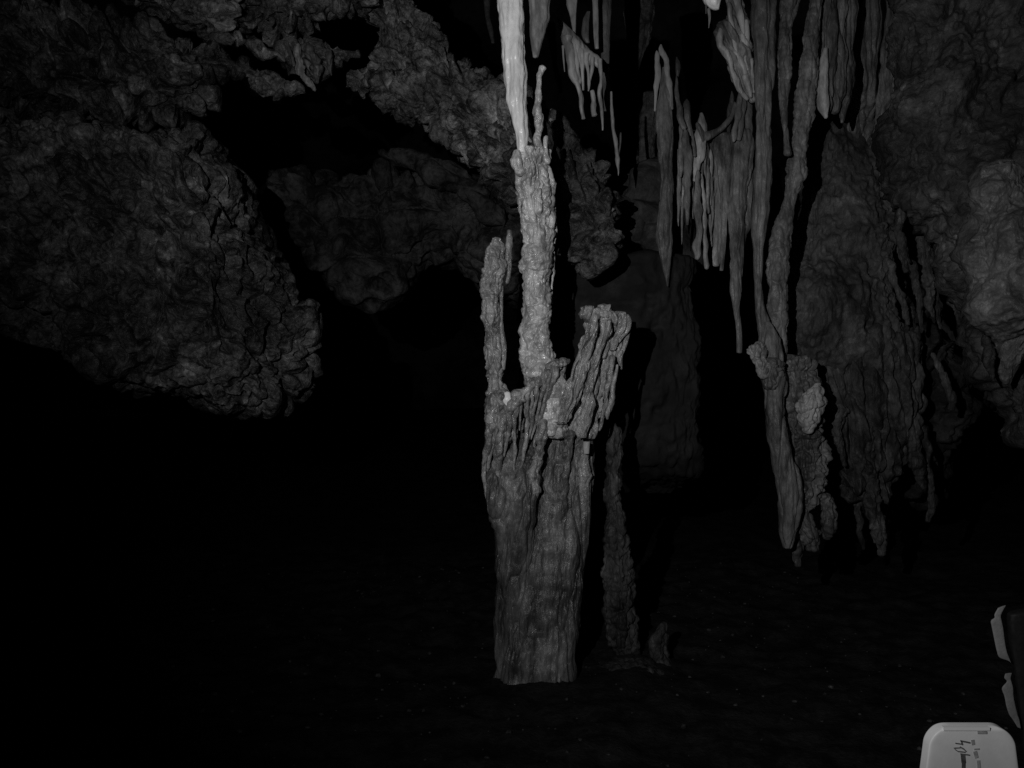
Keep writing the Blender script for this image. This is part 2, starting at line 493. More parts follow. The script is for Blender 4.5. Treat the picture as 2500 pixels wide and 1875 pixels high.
def build_floor():
    xs = np.concatenate([np.linspace(-26, -3.6, 50), np.linspace(-3.5, 3.5, 250), np.linspace(3.6, 26, 50)])
    ys = np.concatenate([np.linspace(-16, 1.6, 40), np.linspace(1.7, 7.0, 200), np.linspace(7.1, 34, 80)])
    Y, X = np.meshgrid(ys, xs, indexing='ij')
    Z = floor_z(X, Y)
    link("ground", mesh_grid("ground", np.stack([X, Y, Z], -1), M_DIRT, closed=False), kind="structure")
    # loose gravel on the dirt
    n = 700
    tmpl = []
    for k in range(5):
        r = np.random.RandomState(k)
        phi = (1 + 5 ** 0.5) / 2
        v = np.array([(-1,phi,0),(1,phi,0),(-1,-phi,0),(1,-phi,0),(0,-1,phi),(0,1,phi),(0,-1,-phi),(0,1,-phi),(phi,0,-1),(phi,0,1),(-phi,0,-1),(-phi,0,1)]) / 1.9
        tmpl.append(v * (0.75 + 0.5 * r.rand(12, 1)))
    fc = np.array([(0,11,5),(0,5,1),(0,1,7),(0,7,10),(0,10,11),(1,5,9),(5,11,4),(11,10,2),(10,7,6),(7,1,8),(3,9,4),(3,4,2),(3,2,6),(3,6,8),(3,8,9),(4,9,5),(2,4,11),(6,2,10),(8,6,7),(9,8,1)])
    x = RNG.uniform(-2.6, 2.2, n); y = RNG.uniform(2.2, 6.5, n)
    z = floor_z(x, y)
    sz = 0.004 + 0.011 * RNG.rand(n) ** 4 + 0.002 * RNG.rand(n)
    vs, fs = [], []
    for i in range(n):
        a = RNG.rand() * 6.28
        R = np.array([[math.cos(a), -math.sin(a), 0], [math.sin(a), math.cos(a), 0], [0, 0, 1]])
        q = (tmpl[i % 5] * np.array((1, RNG.uniform(.6, 1), RNG.uniform(.5, .8)))) @ R.T * sz[i] + np.array((x[i], y[i], z[i] + sz[i] * 0.25))
        vs.append(q); fs.append(fc + 12 * i)
    me = bpy.data.meshes.new("gravel")
    me.from_pydata(np.concatenate(vs).tolist(), [], np.concatenate(fs).tolist())
    me.materials.append(M_PEB)
    link("gravel", me, label="small pale gravel scattered over the dark cave floor", cat="gravel", kind="stuff")

build_shell()
build_floor()

# ------------------------------------------------------------------ left: overhang, arch, boulder, mid rocks
loft("rock_overhang", [(-90, -60, -90, 285), (60, -10, 60, 288), (120, 40, 120, 300), (200, 58, 200, 308), (270, 60, 270, 304), (330, 62, 330, 300), (400, 82, 400, 306), (470, 98, 470, 276),
                       (500, 112, 505, 235), (530, 125, 530, 190), (585, 145, 585, 186), (640, 168, 645, 222), (690, 190, 690, 246), (738, 212, 742, 228)], 5.5, M_PIT,
     disp=D_pit, seed=3200, thick=0.9, tmax=0.5, n=2.3, label="pitted grey rock shelf hanging above the cracked boulder", cat="rock", cap0=0.1, cap1=0.5)
loft("rock_overhang", [(300, -130, 312, 15), (340, -130, 346, 40), (380, -130, 384, 52), (425, -130, 428, 68), (452, -130, 450, 35)], 5.7, M_PIT2,
     disp=D_pit, amp=0.9, thick=0.8, tmax=0.4, n=2.4, label="jagged ceiling block left of the narrow black slot", cat="rock", cap0=0.2, cap1=0.2)
loft("rock_overhang", [(468, -130, 470, 62), (500, -130, 500, 82), (545, -130, 548, 106), (578, -130, 572, 96), (590, -130, 588, 40)], 5.65, M_PIT2,
     disp=D_pit, amp=0.9, thick=0.8, tmax=0.4, n=2.4, label="knobbly ceiling block between two black holes", cat="rock", cap0=0.2, cap1=0.2)
loft("rock_overhang", [(626, -130, 628, 66), (665, -130, 668, 84), (710, -130, 712, 82), (760, -130, 765, 70), (800, -130, 800, 48), (850, -130, 850, 58), (888, -130, 890, 40)], 5.7, M_PIT2,
     disp=D_pit, amp=1.0, thick=0.8, tmax=0.45, n=2.4, label="broad lighter ceiling block above the white dripstones", cat="rock", cap0=0.2, cap1=0.3)
loft("rock_overhang", [(520, 96, 560, 105), (565, 88, 600, 112), (620, 98, 645, 138), (668, 112, 688, 152), (700, 118, 700, 150)], 5.55, M_PIT2,
     disp=D_pit, amp=0.7, thick=0.9, tmax=0.3, label="thin rock band over a slanting black crack", cat="rock", cap0=0.5, cap1=0.5)
loft("rock_overhang", [(690, 112, 715, 178), (735, 108, 755, 186), (780, 112, 800, 172), (830, 114, 845, 152), (872, 122, 878, 142)], 5.6, M_PIT2,
     disp=D_pit, amp=0.6, thick=0.8, tmax=0.3, label="small rough rock ledge carrying the short white dripstones", cat="rock", cap0=0.5, cap1=0.5)
# short pale dripstones on that ledge
for pts, m, lab in (([(700, 104, 12), (707, 130, 16), (716, 160, 8)], M_FLOW, "short dull dripstone, thinnest of the ledge cluster"),
                 ([(728, 112, 14), (733, 142, 17), (734, 172, 24), (750, 200, 22), (766, 218, 14)], M_FLOWP, "brightest crooked white dripstone under the ledge"),
                 ([(748, 112, 22), (762, 138, 26), (772, 172, 26), (774, 202, 10)], M_FLOW, "grey bent dripstone beside the brightest crooked one"),
                 ([(798, 128, 24), (806, 158, 24), (810, 182, 10)], M_FLOW, "stubby grey dripstone at the end of the ledge")):
    strand("stalactite", pts, 5.47, m, disp=D_lumpy, amp=1.2, wob=1.3, label=lab, cat="stalactite", group="short dripstones under the ledge")
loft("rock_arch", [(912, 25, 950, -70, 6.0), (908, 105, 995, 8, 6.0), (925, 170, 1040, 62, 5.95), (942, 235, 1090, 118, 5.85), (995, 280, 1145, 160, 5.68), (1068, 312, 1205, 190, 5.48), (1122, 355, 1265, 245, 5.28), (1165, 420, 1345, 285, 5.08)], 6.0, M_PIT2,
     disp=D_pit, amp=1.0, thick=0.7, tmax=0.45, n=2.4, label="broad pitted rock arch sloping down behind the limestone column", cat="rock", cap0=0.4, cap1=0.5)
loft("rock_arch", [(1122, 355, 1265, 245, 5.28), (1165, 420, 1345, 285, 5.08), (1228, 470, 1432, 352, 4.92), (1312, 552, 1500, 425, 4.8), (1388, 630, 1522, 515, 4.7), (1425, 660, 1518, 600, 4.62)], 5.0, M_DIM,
     disp=D_pit, amp=0.9, thick=0.7, tmax=0.4, n=2.4, label="darkened pitted end of the arch, seen just beyond the column shaft", cat="rock", cap0=0.2, cap1=0.5)
loft("rock_overhang", [(845, 222, 905, 165), (874, 240, 925, 158), (915, 232, 950, 170), (950, 220, 985, 182), (980, 216, 1005, 190)], 5.7, M_PIT2,
     disp=D_pit, amp=0.6, thick=0.8, label="knobbly rock lump on the underside of the arch", cat="rock", cap0=0.6, cap1=0.5)
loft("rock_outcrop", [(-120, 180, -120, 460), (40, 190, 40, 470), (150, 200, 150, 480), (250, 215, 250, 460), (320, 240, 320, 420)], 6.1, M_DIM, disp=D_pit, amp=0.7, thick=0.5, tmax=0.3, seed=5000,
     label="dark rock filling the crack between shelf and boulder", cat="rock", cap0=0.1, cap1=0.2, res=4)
loft("boulder", [(-110, 315, -110, 790), (0, 315, 0, 808), (100, 316, 100, 826), (200, 322, 200, 850), (280, 338, 280, 890), (330, 352, 325, 940), (400, 358, 400, 968), (480, 350, 480, 980), (520, 348, 545, 990),
                 (545, 392, 595, 998), (592, 472, 655, 994), (626, 560, 700, 978), (676, 628, 728, 945), (715, 692, 745, 895), (748, 742, 752, 830)], 5.15, M_PIT,
     disp=D_pit, amp=0.62, seed=3140, thick=0.8, tmax=0.6, n=3.0, label="huge pitted boulder with a rounded snout and a dark underside", cat="boulder", cap0=0.1, cap1=0.6)
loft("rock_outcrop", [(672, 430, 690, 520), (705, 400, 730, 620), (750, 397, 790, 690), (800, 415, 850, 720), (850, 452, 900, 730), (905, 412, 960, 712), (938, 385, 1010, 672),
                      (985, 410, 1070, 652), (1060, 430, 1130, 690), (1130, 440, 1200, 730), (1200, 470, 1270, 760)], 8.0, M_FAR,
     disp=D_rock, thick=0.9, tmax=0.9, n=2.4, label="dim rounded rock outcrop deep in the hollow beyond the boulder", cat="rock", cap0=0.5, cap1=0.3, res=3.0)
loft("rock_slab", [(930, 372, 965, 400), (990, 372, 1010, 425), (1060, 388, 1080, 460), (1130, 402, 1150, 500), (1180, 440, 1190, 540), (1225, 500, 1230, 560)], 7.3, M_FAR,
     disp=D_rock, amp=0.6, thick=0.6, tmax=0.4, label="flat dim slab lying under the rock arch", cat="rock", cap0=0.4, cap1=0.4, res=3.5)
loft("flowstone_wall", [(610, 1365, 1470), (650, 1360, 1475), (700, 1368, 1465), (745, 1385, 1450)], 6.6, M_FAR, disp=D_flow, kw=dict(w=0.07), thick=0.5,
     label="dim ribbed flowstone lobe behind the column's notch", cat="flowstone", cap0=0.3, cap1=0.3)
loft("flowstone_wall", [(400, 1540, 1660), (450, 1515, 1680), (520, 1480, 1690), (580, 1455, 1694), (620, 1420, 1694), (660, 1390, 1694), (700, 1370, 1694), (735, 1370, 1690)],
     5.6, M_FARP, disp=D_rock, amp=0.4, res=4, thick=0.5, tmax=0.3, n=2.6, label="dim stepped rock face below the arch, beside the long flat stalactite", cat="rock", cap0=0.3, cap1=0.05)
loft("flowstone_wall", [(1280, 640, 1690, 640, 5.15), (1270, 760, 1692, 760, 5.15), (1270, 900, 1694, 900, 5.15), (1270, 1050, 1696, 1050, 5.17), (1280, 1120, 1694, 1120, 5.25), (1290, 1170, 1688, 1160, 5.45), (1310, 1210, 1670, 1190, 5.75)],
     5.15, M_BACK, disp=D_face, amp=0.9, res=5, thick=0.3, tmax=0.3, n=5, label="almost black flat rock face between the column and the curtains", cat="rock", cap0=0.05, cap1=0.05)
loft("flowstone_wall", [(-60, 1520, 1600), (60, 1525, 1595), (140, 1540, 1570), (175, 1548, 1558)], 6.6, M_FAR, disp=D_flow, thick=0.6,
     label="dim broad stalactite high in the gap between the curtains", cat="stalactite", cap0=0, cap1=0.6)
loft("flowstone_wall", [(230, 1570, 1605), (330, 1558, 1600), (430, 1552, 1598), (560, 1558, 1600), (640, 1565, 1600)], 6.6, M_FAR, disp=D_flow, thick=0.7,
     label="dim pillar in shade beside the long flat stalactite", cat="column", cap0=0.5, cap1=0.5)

# ------------------------------------------------------------------ centre: hanging stalactites above the column
D0 = 4.1
loft("stalactite", [(-90, 1204, 1272), (0, 1212, 1277), (100, 1221, 1281), (220, 1235, 1286), (300, 1250, 1290), (345, 1258, 1289), (372, 1263, 1284)], D0, M_BRIGHT, disp=D_smooth, amp=1.2,
     thick=0.9, label="big bright white stalactite whose tip meets the column top", cat="stalactite", cap0=0, cap1=0.3, res=2.2)
loft("stalactite", [(-90, 1288, 1350), (0, 1292, 1345), (50, 1293, 1343), (78, 1294, 1332), (112, 1296, 1322), (138, 1300, 1315)], D0 + 0.12, M_FLOWP, disp=D_smooth,
     thick=0.8, label="blunt grey stalactite beside the bright white one", cat="stalactite", cap0=0, cap1=0.6)

# the column itself
col = empty("limestone_column", (W(1310, 1650, D0)[0], D0, W(1310, 1650, D0)[2]),
            "tall pale limestone column with a fringed middle and a broken stump, standing alone", "column")
loft("shaft", [(368, 1252, 1345), (420, 1258, 1343), (480, 1256, 1350), (540, 1272, 1354), (600, 1275, 1350), (640, 1268, 1348), (700, 1276, 1345), (760, 1273, 1345), (830, 1268, 1342),
               (880, 1268, 1358), (925, 1278, 1385), (980, 1300, 1390), (1060, 1310, 1380)], D0 + 0.05, M_CALC, col, D_shaft, 1.0, 0.95, res=2.0, cap0=0.15, cap1=0.3)
for pts, dd in (([(1296, 366, 26), (1292, 400, 34), (1290, 450, 34), (1294, 500, 20), (1296, 540, 8)], D0 - 0.012),
                ([(1318, 378, 22), (1326, 430, 28), (1330, 500, 26), (1324, 580, 16), (1320, 640, 8)], D0 + 0.02),
                ([(1336, 400, 14), (1343, 450, 16), (1344, 520, 14), (1344, 600, 10)], D0 + 0.05),
                ([(1266, 380, 18), (1264, 430, 18), (1272, 500, 14), (1280, 590, 8)], D0 + 0.03),
                ([(1355, 500, 8), (1355, 580, 9), (1350, 660, 8), (1347, 740, 7)], D0 + 0.09)):
    strand("rib", pts, dd, M_CALC, col, disp=D_lumpy, amp=1.1, res=2.0)
strand("spire", [(1322, 165, 16), (1318, 190, 15), (1316, 230, 20), (1314, 250, 18), (1318, 280, 24), (1313, 310, 18), (1313, 345, 22), (1318, 390, 30)], D0 + 0.03, M_CALC, col, disp=D_lumpy, amp=0.6, res=2.2, cap0=0.5)
strand("spire", [(1336, 335, 12), (1332, 365, 18), (1336, 395, 20)], D0 + 0.0, M_CALC, col, disp=D_lumpy, amp=0.6, res=2.2)
strand("spire", [(1262, 372, 20), (1262, 392, 26), (1268, 420, 30)], D0 - 0.02, M_CALC, col, disp=D_lumpy, amp=0.5, res=2.2)
# left twin prongs
loft("prong", [(582, 1200, 1224), (605, 1192, 1232), (640, 1184, 1233), (670, 1176, 1230), (695, 1170, 1227), (740, 1174, 1220), (790, 1175, 1222), (850, 1178, 1226), (900, 1182, 1233), (935, 1187, 1232),
               (965, 1183, 1246), (1000, 1182, 1262), (1060, 1188, 1262)], D0 + 0.02, M_FRINGE, col, D_lumpy, 0.85, 0.95, res=2.0, cap0=0.25)
loft("prong", [(564, 1238, 1249), (600, 1231, 1253), (625, 1226, 1252), (660, 1236, 1250), (690, 1233, 1243)], D0 + 0.04, M_FRINGE, col, D_lumpy, 0.5, 0.95, res=2.2, cap0=0.7)
loft("prong", [(700, 1218, 1230), (740, 1219, 1229), (790, 1217, 1229), (850, 1222, 1238), (900, 1220, 1235)], D0 + 0.03, M_FRINGE, col, D_lumpy, 0.5, 0.9, res=2.2)
loft("knob", [(962, 1229, 1246), (975, 1224, 1250), (988, 1230, 1246)], D0 - 0.07, M_BRIGHT, col, D_smooth, 0.6, 0.9, res=2.2)
# shoulder, fringe lip and the drapery that hangs from it
loft("shoulder", [(975, 1190, 1252), (1000, 1184, 1262), (1030, 1184, 1258), (1060, 1186, 1240), (1090, 1190, 1220)], D0 - 0.03, M_FRINGE, col, D_lumpy, 1.0, 0.8, res=2.0)
strand("fringe", [(1390, 882, 18, D0 + 0.02), (1362, 893, 24, D0 - 0.03), (1325, 925, 28, D0 - 0.05), (1285, 957, 26, D0 - 0.07), (1248, 990, 28, D0 - 0.07), (1214, 1030, 34, D0 - 0.06), (1196, 1070, 26, D0 - 0.04)],
       D0, M_FRINGE, col, disp=D_lumpy, amp=1.4, res=2.0)
for pts in ([(1354, 896, 20), (1347, 930, 18), (1338, 964, 22), (1330, 1020, 20), (1320, 1080, 34), (1306, 1150, 34), (1296, 1230, 16)],
            [(1342, 918, 10), (1334, 960, 10), (1322, 1010, 12), (1310, 1062, 8), (1302, 1090, 4)],
            [(1326, 932, 14), (1320, 975, 10), (1309, 1025, 10), (1298, 1072, 4)],
            [(1312, 942, 12), (1306, 990, 10), (1299, 1030, 9), (1290, 1080, 4)],
            [(1299, 952, 12), (1296, 990, 10), (1292, 1030, 8), (1288, 1065, 4)],
            [(1285, 958, 20), (1283, 1000, 16), (1285, 1060, 11), (1281, 1110, 12), (1272, 1145, 6)],
            [(1272, 972, 10), (1270, 1010, 8), (1268, 1050, 4)],
            [(1260, 985, 20), (1257, 1030, 15), (1257, 1075, 9), (1256, 1130, 7), (1255, 1185, 4)],
            [(1246, 1002, 14), (1241, 1045, 12), (1234, 1085, 10), (1226, 1125, 8), (1216, 1160, 5)],
            [(1230, 1018, 18), (1225, 1070, 16), (1218, 1120, 20), (1208, 1180, 14), (1204, 1220, 8)],
            [(1214, 1045, 14), (1206, 1085, 12), (1197, 1120, 10), (1190, 1150, 6)],
            [(1200, 1060, 14), (1190, 1100, 14), (1184, 1140, 14), (1186, 1190, 12), (1192, 1230, 6)],
            [(1190, 1075, 10), (1184, 1100, 10), (1180, 1130, 8)]):
    p4 = [(x, y, w, D0 - 0.075 + 0.06 * min(1, i / 3)) for i, (x, y, w) in enumerate(pts)]
    strand("drape_strand", p4, D0, M_FRINGE, col, disp=D_lumpy, amp=0.8, res=2.0, cap0=0.3, wob=1.2)
# trunk: front panel and the set-back right half
loft("trunk", [(1192, 985, 1325, 960, D0 + 0.22), (1184, 1060, 1322, 1050, D0 + 0.18), (1180, 1130, 1318, 1130, D0 + 0.09), (1184, 1200, 1312, 1200, D0 + 0.03), (1194, 1260, 1306, 1260, D0 + 0.02), (1207, 1300, 1300, 1300, D0 + 0.03),
               (1210, 1400, 1296, 1400, D0 + 0.04), (1210, 1500, 1292, 1500, D0 + 0.06), (1208, 1600, 1290, 1600, D0 + 0.07), (1205, 1690, 1290, 1690, D0 + 0.08)],
     D0 + 0.06, M_TRUNK, col, D_flow, 0.75, 0.7, n=3.2, res=2.2, cap0=0.3, cap1=0.1, kw=dict(w=0.055, tall=8.0, lean=0.12))
loft("trunk", [(1330, 1020, 1436, 1020, D0 + 0.2), (1318, 1080, 1446, 1080, D0 + 0.2), (1300, 1150, 1448, 1150, D0 + 0.19), (1265, 1250, 1441, 1250, D0 + 0.17), (1245, 1350, 1431, 1350, D0 + 0.14), (1236, 1450, 1421, 1450, D0 + 0.11),
               (1230, 1560, 1406, 1560, D0 + 0.07), (1226, 1630, 1402, 1630, D0 + 0.05), (1222, 1690, 1404, 1690, D0 + 0.04)],
     D0 + 0.20, M_TRUNK, col, D_flow, 0.75, 0.7, n=3.6, res=2.2, cap0=0.3, cap1=0.1, kw=dict(w=0.055, tall=9.0, lean=0.08))
strand("rib", [(1428, 1112, 22), (1430, 1150, 34), (1426, 1200, 30), (1424, 1260, 26), (1420, 1330, 20), (1412, 1430, 16), (1404, 1480, 8)], D0 + 0.07, M_FRINGE, col, disp=D_lumpy, amp=1.0, thick=0.6)
strand("rib", [(1392, 1060, 30), (1384, 1130, 26), (1378, 1200, 18), (1372, 1300, 12)], D0 + 0.05, M_TRUNK, col, disp=D_lumpy, amp=1.2, thick=0.6)
strand("rib", [(1390, 1410, 12), (1384, 1440, 26), (1380, 1470, 22), (1384, 1500, 10)], D0 + 0.05, M_TRUNK, col, disp=D_lumpy, amp=1.2, thick=0.6)
# broken stump on the right
loft("stump", [(752, 1416, 1462), (775, 1420, 1463), (797, 1430, 1464), (830, 1415, 1462), (870, 1396, 1452), (905, 1390, 1440), (940, 1382, 1425), (985, 1370, 1408), (1036, 1350, 1391)],
     D0 - 0.02, M_FRINGE, col, D_drip, 1.5, 0.8, res=2.0, cap0=0.3, cap1=0.08)
loft("stump", [(750, 1452, 1498), (775, 1460, 1496), (810, 1466, 1492), (870, 1440, 1470), (930, 1424, 1458), (985, 1416, 1450), (1030, 1406, 1440), (1068, 1408, 1434)],
     D0 + 0.0, M_FRINGE, col, D_drip, 1.5, 0.8, res=2.0, cap0=0.4, cap1=0.08)
loft("stump", [(766, 1500, 1532), (785, 1500, 1540), (810, 1497, 1534), (835, 1490, 1516), (856, 1486, 1503)], D0 + 0.02, M_FRINGE, col, D_drip, 1.3, 0.8, res=2.0, cap0=0.4, cap1=0.08)
loft("stump", [(800, 1522, 1540), (830, 1522, 1536), (870, 1505, 1522), (900, 1512, 1520)], D0 + 0.06, M_FRINGE, col, D_drip, 0.7, 0.8, res=2.0)
strand("drape_strand", [(1496, 872, 18), (1490, 915, 16), (1482, 960, 14), (1472, 1010, 14), (1462, 1050, 8)], D0 + 0.0, M_FRINGE, col, disp=D_drip, amp=1.1, res=2.0)
strand("drape_strand", [(1507, 892, 8), (1500, 930, 11), (1492, 975, 14), (1484, 1014, 12), (1483, 1022, 6)], D0 - 0.01, M_FRINGE, col, disp=D_drip, amp=0.5, res=2.0)
strand("drape_strand", [(1482, 790, 18), (1478, 830, 16), (1474, 872, 14)], D0 + 0.05, M_FRINGE, col, disp=D_drip, amp=1.1, res=2.0)
strand("drape_strand", [(1376, 880, 24), (1372, 905, 20), (1366, 945, 12), (1360, 965, 6)], D0 + 0.03, M_FRINGE, col, disp=D_drip, amp=1.1, res=2.0)
loft("stump", [(1078, 1423, 1441), (1095, 1424, 1440), (1108, 1425, 1438)], D0 + 0.02, M_FLOWP, col, D_drip, 0.5, 0.8, res=2.0, cap0=0.1, cap1=0.1)
loft("stump", [(772, 1432, 1530), (830, 1428, 1528), (880, 1405, 1512), (950, 1388, 1488), (1020, 1372, 1462), (1060, 1366, 1446)], D0 + 0.10, M_FRINGE, col, D_drip, 1.8, 0.55, n=2.6, res=2.2, cap0=0.2, cap1=0.1)
loft("stump", [(1418, 752, 1420, 782), (1440, 746, 1442, 788), (1468, 745, 1468, 782), (1492, 752, 1490, 786), (1506, 766, 1502, 792)], D0 - 0.02, M_FRINGE, col, D_drip, 1.4, 1.0, res=2.0, cap0=0.5, cap1=0.5)
strand("drape_strand", [(1452, 790, 14), (1440, 850, 12), (1424, 905, 12), (1412, 950, 8)], D0 - 0.03, M_FRINGE, col, disp=D_drip, amp=1.1, res=2.0)
strand("drape_strand", [(1440, 800, 10), (1420, 850, 12), (1404, 890, 10), (1396, 930, 6)], D0 - 0.05, M_FRINGE, col, disp=D_drip, amp=1.1, res=2.0)
# slim stalagmite standing behind, with its foot and a stub
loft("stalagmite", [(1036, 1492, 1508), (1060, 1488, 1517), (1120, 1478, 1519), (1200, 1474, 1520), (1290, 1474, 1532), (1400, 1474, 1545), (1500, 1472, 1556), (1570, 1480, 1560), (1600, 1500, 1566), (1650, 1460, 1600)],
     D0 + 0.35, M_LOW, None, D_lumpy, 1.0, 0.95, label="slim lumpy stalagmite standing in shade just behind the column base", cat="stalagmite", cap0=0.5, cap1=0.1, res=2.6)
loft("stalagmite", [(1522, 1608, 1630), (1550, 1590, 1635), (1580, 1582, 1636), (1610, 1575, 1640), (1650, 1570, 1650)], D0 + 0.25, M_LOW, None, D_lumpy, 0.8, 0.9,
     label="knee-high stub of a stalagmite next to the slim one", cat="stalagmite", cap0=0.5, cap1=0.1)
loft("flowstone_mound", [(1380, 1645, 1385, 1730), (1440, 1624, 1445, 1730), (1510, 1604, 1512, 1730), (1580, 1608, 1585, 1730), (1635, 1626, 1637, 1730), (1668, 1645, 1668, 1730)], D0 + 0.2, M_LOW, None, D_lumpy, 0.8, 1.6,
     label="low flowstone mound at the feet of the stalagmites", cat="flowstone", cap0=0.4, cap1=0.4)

# ------------------------------------------------------------------ upper centre curtain
DC = 4.7
cur = empty("curtain", W(1420, 150, DC), "small slanting stone curtain with fine hanging teeth beside the bright stalactite", "drapery")
loft("sheet", [(1360, 42, 1362, 60), (1385, 62, 1376, 115), (1412, 88, 1392, 160), (1438, 118, 1412, 170), (1460, 135, 1445, 160), (1468, 145, 1466, 170)], DC, M_FLOWP, cur, D_smooth, 1.0, 0.5, cap0=0.5, cap1=0.4)
for pts in ([(1384, 90, 22), (1394, 140, 24), (1405, 190, 20), (1416, 225, 13), (1420, 260, 11), (1423, 290, 9)],
            [(1400, 110, 16), (1408, 160, 14), (1414, 205, 10)], [(1418, 120, 14), (1421, 165, 10), (1424, 220, 6)],
            [(1432, 130, 14), (1434, 165, 10), (1438, 205, 8), (1436, 222, 4)], [(1446, 140, 10), (1444, 175, 8), (1440, 200, 5)],
            [(1447, 222, 10), (1449, 255, 14), (1450, 282, 16)], [(1464, 145, 12), (1467, 190, 8), (1466, 240, 10), (1470, 290, 6), (1471, 318, 3)],
            [(1374, 112, 6), (1377, 150, 4), (1379, 175, 2)]):
    strand("tooth", pts, DC - 0.03, M_FLOWP, cur, amp=0.8, cap0=0.2, cap1=0.4)
for rows, m, dd, lab in (([(-60, 1372, 1412), (0, 1380, 1409), (50, 1393, 1407), (98, 1402, 1406)], M_FLOWP, 4.75, "pointed grey stalactite hanging over the small slanting curtain"),
                         ([(28, 1432, 1442), (50, 1422, 1440), (85, 1419, 1439), (104, 1430, 1440)], M_FLOW, 4.8, "stubby leaf-shaped stalactite over the small slanting curtain"),
                         ([(-60, 1440, 1462), (20, 1446, 1461), (80, 1448, 1462), (118, 1452, 1463)], M_FLOWP, 4.75, "straight narrow stalactite touching the small curtain's upper end"),
                         ([(-60, 1462, 1498), (80, 1464, 1490), (180, 1468, 1486), (270, 1474, 1484)], M_FLOW, 4.95, "dull grey stalactite standing close behind the small curtain"),
                         ([(-60, 1172, 1196), (0, 1179, 1197), (40, 1183, 1197), (70, 1190, 1204), (105, 1199, 1208)], M_LOW, 6.2, "dim rag of rock in the dark beside the bright stalactite")):
    loft("stalactite", rows, dd, m, None, D_smooth, 1.2, 0.7, label=lab, cat="stalactite", cap0=0, cap1=0.5)
strand("stalactite", [(1492, 225, 6), (1493, 265, 9), (1497, 310, 9), (1503, 355, 9), (1508, 390, 11), (1510, 415, 6), (1510, 428, 2)], 4.7, M_FLOWP, label="thin crooked stalactite with a needle tip below the curtain", cat="stalactite")
strand("stalactite", [(1516, 325, 5), (1514, 350, 5), (1510, 385, 4)], 4.72, M_FLOW, label="tiny twig of dripstone touching the thin crooked stalactite", cat="stalactite")

# ------------------------------------------------------------------ long stalactites and curtain between centre and the right pillars
DL = 4.9
loft("stalactite", [(165, 1617, 1624), (220, 1609, 1636), (270, 1602, 1642), (320, 1600, 1645), (380, 1606, 1642), (430, 1612, 1641), (500, 1609, 1641), (560, 1602, 1642), (590, 1603, 1642), (630, 1612, 1639), (665, 1620, 1636), (698, 1628, 1632)],
     DL, M_FLOW, None, D_flow, 0.9, 0.55, kw=dict(w=0.035, tall=12), label="longest flat stalactite, ending in a fine point over the dark gap", cat="stalactite", cap0=0.6, cap1=0.8, res=2.4)
web = empty("curtain", W(1740, 330, DL), "ragged curtain of thin strands strung between the longest stalactite and the pillar", "drapery")
for pts, m in (([(1604, 140, 12), (1606, 180, 12), (1602, 225, 8), (1598, 270, 4)], M_FLOWP), ([(1615, 125, 14), (1624, 150, 10), (1632, 190, 10), (1638, 225, 9), (1640, 265, 6)], M_FLOWP),
            ([(1653, 155, 10), (1655, 175, 10), (1654, 192, 4)], M_FLOW), ([(1652, 200, 5), (1655, 250, 9), (1662, 290, 16), (1668, 312, 10)], M_FLOW),
            ([(1678, 258, 15), (1680, 290, 14), (1684, 320, 8), (1686, 330, 4)], M_FLOW),
            ([(1662, 318, 8), (1663, 360, 8), (1661, 400, 10), (1662, 430, 5)], M_FLOW),
            ([(1672, 330, 12), (1676, 360, 24), (1675, 420, 20), (1675, 470, 14), (1677, 520, 9), (1678, 548, 4)], M_FLOW),
            ([(1712, 292, 20), (1712, 330, 32), (1709, 370, 28), (1700, 410, 14), (1695, 440, 7)], M_FLOWP),
            ([(1704, 430, 10), (1704, 500, 14), (1704, 560, 13), (1702, 610, 13), (1699, 630, 7)], M_FLOW),
            ([(1714, 440, 6), (1719, 500, 9), (1722, 580, 8), (1723, 630, 10), (1724, 654, 8)], M_FLOW),
            ([(1690, 330, 6), (1697, 380, 6)], M_FLOW), ([(1728, 420, 7), (1727, 470, 7), (1729, 520, 4)], M_FLOW), ([(1736, 380, 7), (1735, 440, 8), (1735, 500, 4)], M_FLOW),
            ([(1788, 238, 8), (1782, 280, 9), (1781, 320, 7)], M_FLOW), ([(1806, 235, 10), (1800, 280, 12), (1794, 330, 10), (1790, 345, 5)], M_FLOW), ([(1816, 240, 10), (1810, 290, 12), (1806, 340, 8)], M_FLOW),
            ([(1830, 240, 16), (1826, 300, 22), (1824, 345, 12)], M_FLOW)):
    strand("drape_strand", [(pts[0][0] - 1, pts[0][1] - 16, pts[0][2] * 0.3)] + [(x, y, w * (1.3 if w < 16 else 1.0)) for x, y, w in pts], DL + random.uniform(-0.03, 0.08), m, web, disp=D_smooth, amp=1.3, thick=0.6, cap0=0.3)
loft("sheet", [(1702, 300, 1715, 350), (1722, 318, 1722, 345), (1738, 318, 1735, 340), (1760, 304, 1762, 322), (1780, 280, 1786, 296), (1790, 250, 1800, 262)], DL + 0.02, M_FLOW, web, D_smooth, 1.0, 0.5, cap0=0.3)
